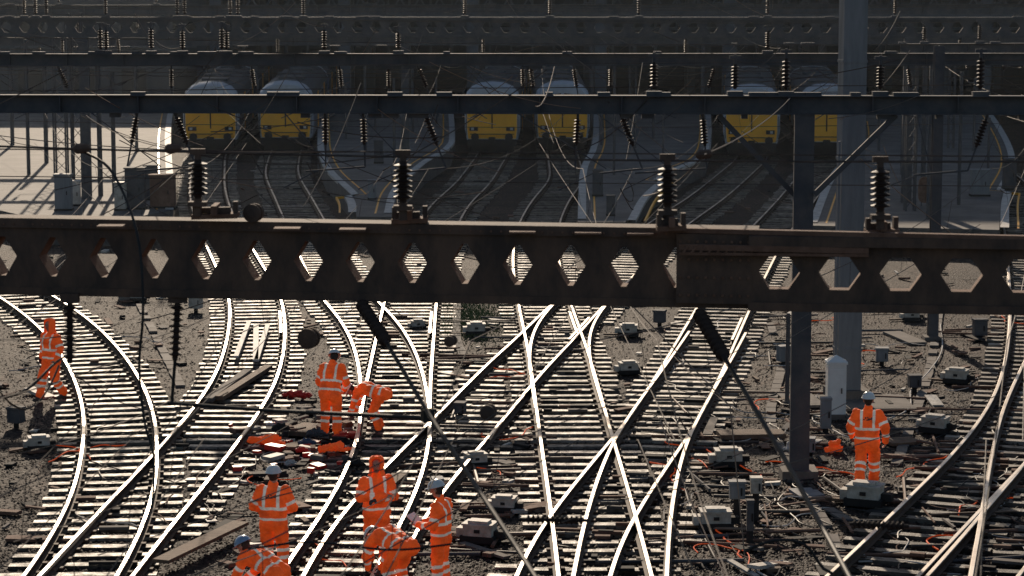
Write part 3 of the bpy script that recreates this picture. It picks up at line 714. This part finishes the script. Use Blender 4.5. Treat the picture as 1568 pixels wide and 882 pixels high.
W.build('overhead_line_wires',[M_wire,M_wiret,M_cable])
# ------------------------------------------------------------ people
OR=(1.0,0.125,0.016); SV=(0.72,0.70,0.62); BK=(0.03,0.028,0.028)
POSES={
'stand':dict(),
'front':dict(elR=(.33,.0,1.15),wrR=(.17,.24,1.06),elL=(-.33,.0,1.15),wrL=(-.15,.26,1.02),knR=(.13,.05,.51),anR=(.16,.02,.1),knL=(-.12,.04,.51),anL=(-.15,-.04,.1)),
'cross':dict(elR=(.29,.08,1.16),wrR=(-.06,.22,1.2),elL=(-.29,.08,1.14),wrL=(.07,.25,1.15)),
'hold':dict(elR=(.28,.03,1.14),wrR=(.12,.34,1.10),elL=(-.28,.02,1.14),wrL=(-.1,.36,1.08),hd=(0,.08,1.655),pitch=-.25),
'walk':dict(knR=(.12,.16,.53),anR=(.12,.24,.11),knL=(-.12,.02,.5),anL=(-.13,-.22,.14),elR=(.33,-.1,1.18),wrR=(.33,-.02,.92),elL=(-.33,.02,1.17),wrL=(-.31,.16,.95)),
'stoop':dict(pv=(0,-.04,.95),ch=(0,.1,1.30),shR=(.19,.13,1.40),shL=(-.19,.13,1.40),nk=(0,.17,1.46),hd=(0,.26,1.58),elR=(.28,.16,1.12),wrR=(.2,.32,.92),elL=(-.29,.12,1.12),wrL=(-.22,.26,.9),pitch=-.5),
'bend':dict(pv=(0,-.16,.86),hipR=(.1,-.16,.84),hipL=(-.1,-.16,.84),knR=(.14,.06,.47),anR=(.14,-.08,.1),knL=(-.14,.02,.47),anL=(-.14,-.12,.1),ch=(0,.22,.96),shR=(.18,.33,.92),shL=(-.18,.33,.92),nk=(0,.38,.92),hd=(0,.52,.88),elR=(.22,.42,.62),wrR=(.14,.5,.38),elL=(-.22,.42,.64),wrL=(-.12,.52,.42),pitch=-1.1),
'bendup':dict(pv=(0,-.16,.86),hipR=(.1,-.16,.84),hipL=(-.1,-.16,.84),knR=(.14,.08,.47),anR=(.14,-.08,.1),knL=(-.14,.04,.47),anL=(-.14,-.12,.1),ch=(0,.16,1.03),shR=(.18,.26,1.04),shL=(-.18,.26,1.04),nk=(0,.32,1.06),hd=(0,.42,1.14),elR=(.24,.36,.76),wrR=(.14,.5,.58),elL=(-.24,.36,.78),wrL=(-.12,.52,.6),pitch=-.55),
}
def worker(u,v,yaw,pose,hat='white',ht=1.78,logo=False,paper=False,headyaw=0.0,bulk=1.0):
    J=dict(pv=(0,0,.96),hipR=(.1,0,.93),hipL=(-.1,0,.93),knR=(.12,.03,.51),knL=(-.12,.03,.51),anR=(.13,-.01,.1),anL=(-.13,-.01,.1),
      ch=(0,0,1.30),shR=(.20,0,1.42),shL=(-.20,0,1.42),elR=(.29,-.03,1.14),elL=(-.29,-.03,1.14),wrR=(.29,.09,.9),wrL=(-.29,.09,.9),nk=(0,.01,1.5),hd=(0,.03,1.665),pitch=0.0)
    J.update(POSES[pose]); pitch=J.pop('pitch'); J={k:Vector(a) for k,a in J.items()}
    bones=[]
    def bn(a,b,ra,rb,tag): bones.append((Vector(a),Vector(b),ra*bulk,rb*bulk,tag))
    sp=(J['ch']-J['pv']).normalized(); lx=Vector((1,0,0)); fw=lx.cross(sp)*-1
    pv,ch,nk=J['pv'],J['ch'],J['nk']
    hem=pv-sp*.09
    for s in(-1,1):
        bn(hem+lx*s*.088,pv+sp*.12+lx*s*.078,.137,.128,'torso')
        bn(pv+sp*.12+lx*s*.078,ch+lx*s*.10,.128,.135,'torso')
    bn(J['shL']-(sp*.03)+lx*.02,J['shR']-(sp*.03)-lx*.02,.092,.092,'torso')
    bn(ch,nk,.13,.068,'torso'); bn(nk-sp*.02,nk+sp*.015,.082,.075,'torso')
    for s in'RL':
        bn(J['hip'+s],J['kn'+s],.118,.092,'thigh'); bn(J['kn'+s],J['an'+s]+Vector((0,0,.03)),.092,.086,'calf')
        an=J['an'+s]; toe=Vector((0,.17,0)); 
        lift=an.z-.1
        bn(an-Vector((0,.02,.045)),an+toe-Vector((0,0,.055+lift*.6)),.052,.042,'boot')
        bn(an,an+Vector((0,0,.03)),.06,.06,'boot')
        bn(J['sh'+s],J['el'+s],.085,.072,'uarm'); bn(J['el'+s],J['wr'+s],.073,.056,'farm')
    M=MB()
    for a,b,ra,rb,t in bones: M.cap(a,b,ra,rb,14)
    E=empty('rail_worker'); 
    ob=M.build('body',[M_suit],True)
    md=ob.modifiers.new('r','REMESH'); md.mode='VOXEL'; md.voxel_size=.013
    ms=ob.modifiers.new('s','SMOOTH'); ms.factor=.5; ms.iterations=4
    me=evaluated(ob); ob.parent=E
    at=me.color_attributes.new('Col','FLOAT_COLOR','POINT')
    sd=Vector((u,v,0))*.37; Ltor=(nk-hem).length
    nv=len(me.vertices); co=np.empty(nv*3,'f'); me.vertices.foreach_get('co',co); co=co.reshape(-1,3).astype(float)
    best=np.full(nv,9.0); bi=np.zeros(nv,int); bt=np.zeros(nv)
    for k,(a,b,ra,rb,t) in enumerate(bones):
        a_=np.array(a); d=np.array(b)-a_; tt=np.clip(((co-a_)@d)/max(d@d,1e-9),0,1)
        ds=np.linalg.norm(co-a_-tt[:,None]*d,axis=1)-(ra+(rb-ra)*tt)
        m=ds<best; best[m]=ds[m]; bi[m]=k; bt[m]=tt[m]
    tags=[b[4] for b in bones]; hem_=np.array(hem); sp_=np.array(sp); fw_=np.array(fw)
    cols=[]; nc=[]
    nrm=np.empty(nv*3,'f'); me.vertices.foreach_get('normal',nrm); nrm=nrm.reshape(-1,3)
    for i in range(nv):
        x,y,z=co[i]; c=OR; bb=tags[bi[i]]; t_=bt[i]; V3=Vector((x,y,z))
        if bb=='torso':
            q=co[i]-hem_; tt=(q@sp_)/Ltor; xx=abs(q[0])
            if .12<tt<.195 or .40<tt<.475: c=SV
            elif tt>.475 and abs(xx-.115)<.024: c=SV
            if logo and .70<tt<.80 and xx<.085 and (q@fw_)<0 and noise.noise(V3*40)>-.1: c=BK
        elif bb=='uarm':
            if .62<t_<.8: c=SV
        elif bb=='farm':
            if .42<t_<.62: c=SV
        elif bb=='calf':
            if .10<t_<.24 or .42<t_<.56: c=SV
        elif bb=='boot': c=BK
        k=1.0-0.45*max(0,noise.noise(V3*5+sd))
        if z<.75 and bb!='boot': k*=1-.35*(.75-z)*(0.6+noise.noise(V3*8+sd))
        cols.extend((c[0]*k,c[1]*k,c[2]*k,1))
        nc.append(0 if bb=='boot' else noise.noise(Vector((x*9,y*9,z*24))+sd)*.020+noise.noise(V3*7+sd)*.020+noise.noise(Vector((x*20,y*20,z*40)))*.006)
    co=co+nrm*np.array(nc)[:,None]; me.vertices.foreach_set('co',co.reshape(-1).astype('f')); me.update()
    at.data.foreach_set('color',cols); me.polygons.foreach_set('use_smooth',[True]*len(me.polygons))
    hd=J['hd']; Rh=Matrix.Rotation(headyaw,3,'Z')@Matrix.Rotation(pitch,3,'X')
    def h(x,y,z): return hd+Rh@Vector((x,y,z))
    Hm=MB(); Hm.cap(h(0,-.015,.03),h(0,.01,.035),.088,.084); Hm.cap(h(0,.02,-.01),h(0,.035,-.075),.072,.042)
    Hm.cap(nk-sp*.03,h(0,-.02,-.03),.058,.055); Hm.cap(h(0,.092,.01),h(0,.108,-.025),.012,.017,8)
    for s in(-1,1):
        Hm.cap(h(s*.088,-.005,.015),h(s*.086,-.008,-.025),.016,.012,8); Hm.cap(h(s*.035,.08,.03),h(s*.05,.072,.03),.014,.012,8)
    ho=Hm.build('head',[M_skin],True); md=ho.modifiers.new('r','REMESH'); md.mode='VOXEL'; md.voxel_size=.008
    md=ho.modifiers.new('s','SMOOTH'); md.iterations=2; hme=evaluated(ho); ho.parent=E
    hme.polygons.foreach_set('use_smooth',[True]*len(hme.polygons))
    Fm=MB()
    for s in(-1,1): 
        Fm.cap(h(s*.034,.088,.012),h(s*.036,.088,.012),.0105,.0105,8,2); Fm.cap(h(s*.034,.0965,.012),h(s*.035,.0965,.012),.005,.005,6,1)
        Fm.cap(h(s*.022,.098,.033),h(s*.05,.088,.034),.005,.004,6,1)
    Fm.cap(h(-.022,.088,-.055),h(.022,.088,-.055),.006,.006,6,0)
    Fm.build('face_details',[M_rustsun,M_hair,M_white],True,parent=E)
    Hr=MB(); Hr.cap(h(0,-.035,.02),h(0,-.03,-.03),.085,.07); Hr.build('hair',[M_hair],True,parent=E)
    K=MB()
    if hat=='hood':
        n=18; vs=[];fs=[]
        prof=[(.148,.055),(.135,.09),(.110,.113),(.07,.122),(.0,.120),(-.07,.116),(-.13,.128),(-.17,.145)]
        for i,(z,r) in enumerate(prof):
            gap=0 if i<2 else .30
            for j in range(n+1):
                ph=math.pi/2+gap*math.pi/2*1.4+(2*math.pi-gap*math.pi*1.4)*j/n
                vs.append(h(math.cos(ph)*r*.92,math.sin(ph)*r-.012,z+.01))
        for i in range(len(prof)-1):
            for j in range(n): fs.append((i*(n+1)+j,i*(n+1)+j+1,(i+1)*(n+1)+j+1,(i+1)*(n+1)+j))
        vs.append(h(0,-.012,.165)); t=len(vs)-1
        for j in range(n): fs.append((t,j,j+1))
        K.add(vs,fs,0); ko=K.build('hood',[M_orange],True,parent=E)
        md=ko.modifiers.new('t','SOLIDIFY'); md.thickness=.012
    else:
        n=20; vs=[];fs=[]; rows=7
        for i in range(rows+1):
            th=math.pi*.5*i/rows
            for j in range(n):
                ph=2*math.pi*j/n; rg_=1+ (.03 if abs(math.cos(ph))<.25 and i<6 else 0)
                vs.append(h(math.sin(th)*math.cos(ph)*.118,math.sin(th)*math.sin(ph)*.138-.01,.055+math.cos(th)*.112*rg_))
        for j in range(n):
            ph=2*math.pi*j/n; yy=math.sin(ph)*(.158+(.045 if math.sin(ph)>.3 else 0))
            vs.append(h(math.cos(ph)*.133,yy-.01,.046))
        for i in range(rows+1):
            for j in range(n): fs.append((i*n+j,i*n+(j+1)%n,(i+1)*n+(j+1)%n,(i+1)*n+j))
        K.add(vs,fs,0)
        K.tube([h(0,-.14,.08),h(0,-.09,.145),h(0,0,.172),h(0,.09,.14),h(0,.125,.08)],.011,6,0)
        ko=K.build('helmet',[M_helb if hat=='blue' else M_helw],True,parent=E)
        md=ko.modifiers.new('t','SOLIDIFY'); md.thickness=.006
    for s in'RL':
        w=J['wr'+s]; d=(w-J['el'+s]).normalized(); sx=1 if s=='R' else -1
        side=(Vector((0,1,0))-d*d.y); side=side.normalized() if side.length>.2 else Vector((-sx,0,0))
        nrm=d.cross(side).normalized()
        if nrm.x*sx>0: nrm=-nrm
        Q=MB()
        for k in range(4):
            o=side*(.033-.021*k); b0=w+d*.045+o*.8; b1=w+d*.095+o
            Q.cap(b0,b1,.015,.013,8)
            l=[.042,.048,.045,.034][k]
            b2=b1+(d*.85+nrm*.5).normalized()*l; b3=b2+(d*.3+nrm*.95).normalized()*l*.75
            Q.cap(b1,b2,.0105,.0095,8); Q.cap(b2,b3,.0095,.008,8)
        t0=w+d*.045+side*.03; t1=t0+(side*.8+d*.6+nrm*.2).normalized()*.045; t2=t1+(d*.8+nrm*.5).normalized()*.03
        Q.cap(t0,t1,.014,.012,8); Q.cap(t1,t2,.012,.009,8); Q.cap(w-d*.03,w+d*.05,.032,.03,10)
        Q.build('hand_'+s,[M_glove if (u+ (s=='R'))%2 else M_skin],True,parent=E)
    if paper:
        Q=MB(); c=(J['wrR']+J['wrL'])/2+Vector((0,.1,.06)); Q.box(c,(.30,.012,.24),0,0,-.9); Q.build('clipboard_paper',[M_helw],parent=E)
    p=G(u,v); k=ht/1.78
    E.location=(p.x,p.y,.015); E.rotation_euler=(0,0,yaw); E.scale=(k,k,k); return E
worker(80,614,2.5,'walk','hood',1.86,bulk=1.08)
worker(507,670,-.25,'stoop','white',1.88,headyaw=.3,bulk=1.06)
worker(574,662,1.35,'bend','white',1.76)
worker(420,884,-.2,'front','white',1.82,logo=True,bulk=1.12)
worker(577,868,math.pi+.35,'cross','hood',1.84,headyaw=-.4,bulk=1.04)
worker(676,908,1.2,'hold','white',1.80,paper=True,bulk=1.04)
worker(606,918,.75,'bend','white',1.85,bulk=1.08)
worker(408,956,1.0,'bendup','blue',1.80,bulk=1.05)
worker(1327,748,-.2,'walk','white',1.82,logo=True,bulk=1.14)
bpy.data.scenes.remove(TMP)
# ------------------------------------------------------------ haze, light, sky, camera
hb=MB(); hb.box((0,104,7),(140,94,14)); ho=hb.build('morning_haze',[])
hm=bpy.data.materials.new('thin_haze'); hm.use_nodes=True; nt=hm.node_tree; nt.nodes.remove(nt.nodes['Principled BSDF'])
vs_=nt.nodes.new('ShaderNodeVolumeScatter'); vs_.inputs['Color'].default_value=(.80,.90,1,1); vs_.inputs['Density'].default_value=.00030; vs_.inputs['Anisotropy'].default_value=.4
nt.links.new(vs_.outputs[0],nt.nodes['Material Output'].inputs['Volume']); ho.data.materials.append(hm)
el=math.radians(21); az=math.radians(-6)
S=Vector((math.sin(az)*math.cos(el),math.cos(az)*math.cos(el),math.sin(el)))
sd=bpy.data.lights.new('sun','SUN'); sd.energy=4.4; sd.angle=math.radians(.5); sd.color=(1,.83,.64)
so=bpy.data.objects.new('sun',sd); so.rotation_euler=S.to_track_quat('Z','Y').to_euler(); so.location=(0,0,60); bpy.context.scene.collection.objects.link(so)
w=bpy.data.worlds.new('World'); bpy.context.scene.world=w; w.use_nodes=True; nt=w.node_tree
sk=nt.nodes.new('ShaderNodeTexSky'); sk.sky_type='NISHITA'; sk.sun_disc=False; sk.sun_elevation=el; sk.sun_rotation=az; sk.air_density=1.0; sk.dust_density=1.0
bg=nt.nodes['Background']; nt.links.new(sk.outputs[0],bg.inputs[0]); bg.inputs[1].default_value=0.075
cd=bpy.data.cameras.new('camera'); cam=bpy.data.objects.new('camera',cd); bpy.context.scene.collection.objects.link(cam)
cam.location=(0,0,H); cam.rotation_euler=(math.pi/2-PT,0,0); cd.lens=F/1568*36; cd.sensor_width=36; cd.clip_end=3000; cd.clip_start=.5
cd.dof.use_dof=True; cd.dof.focus_distance=50; cd.dof.aperture_fstop=3.2
sc=bpy.context.scene; sc.camera=cam
sc.view_settings.view_transform='Standard'; sc.view_settings.look='None'; sc.view_settings.exposure=0
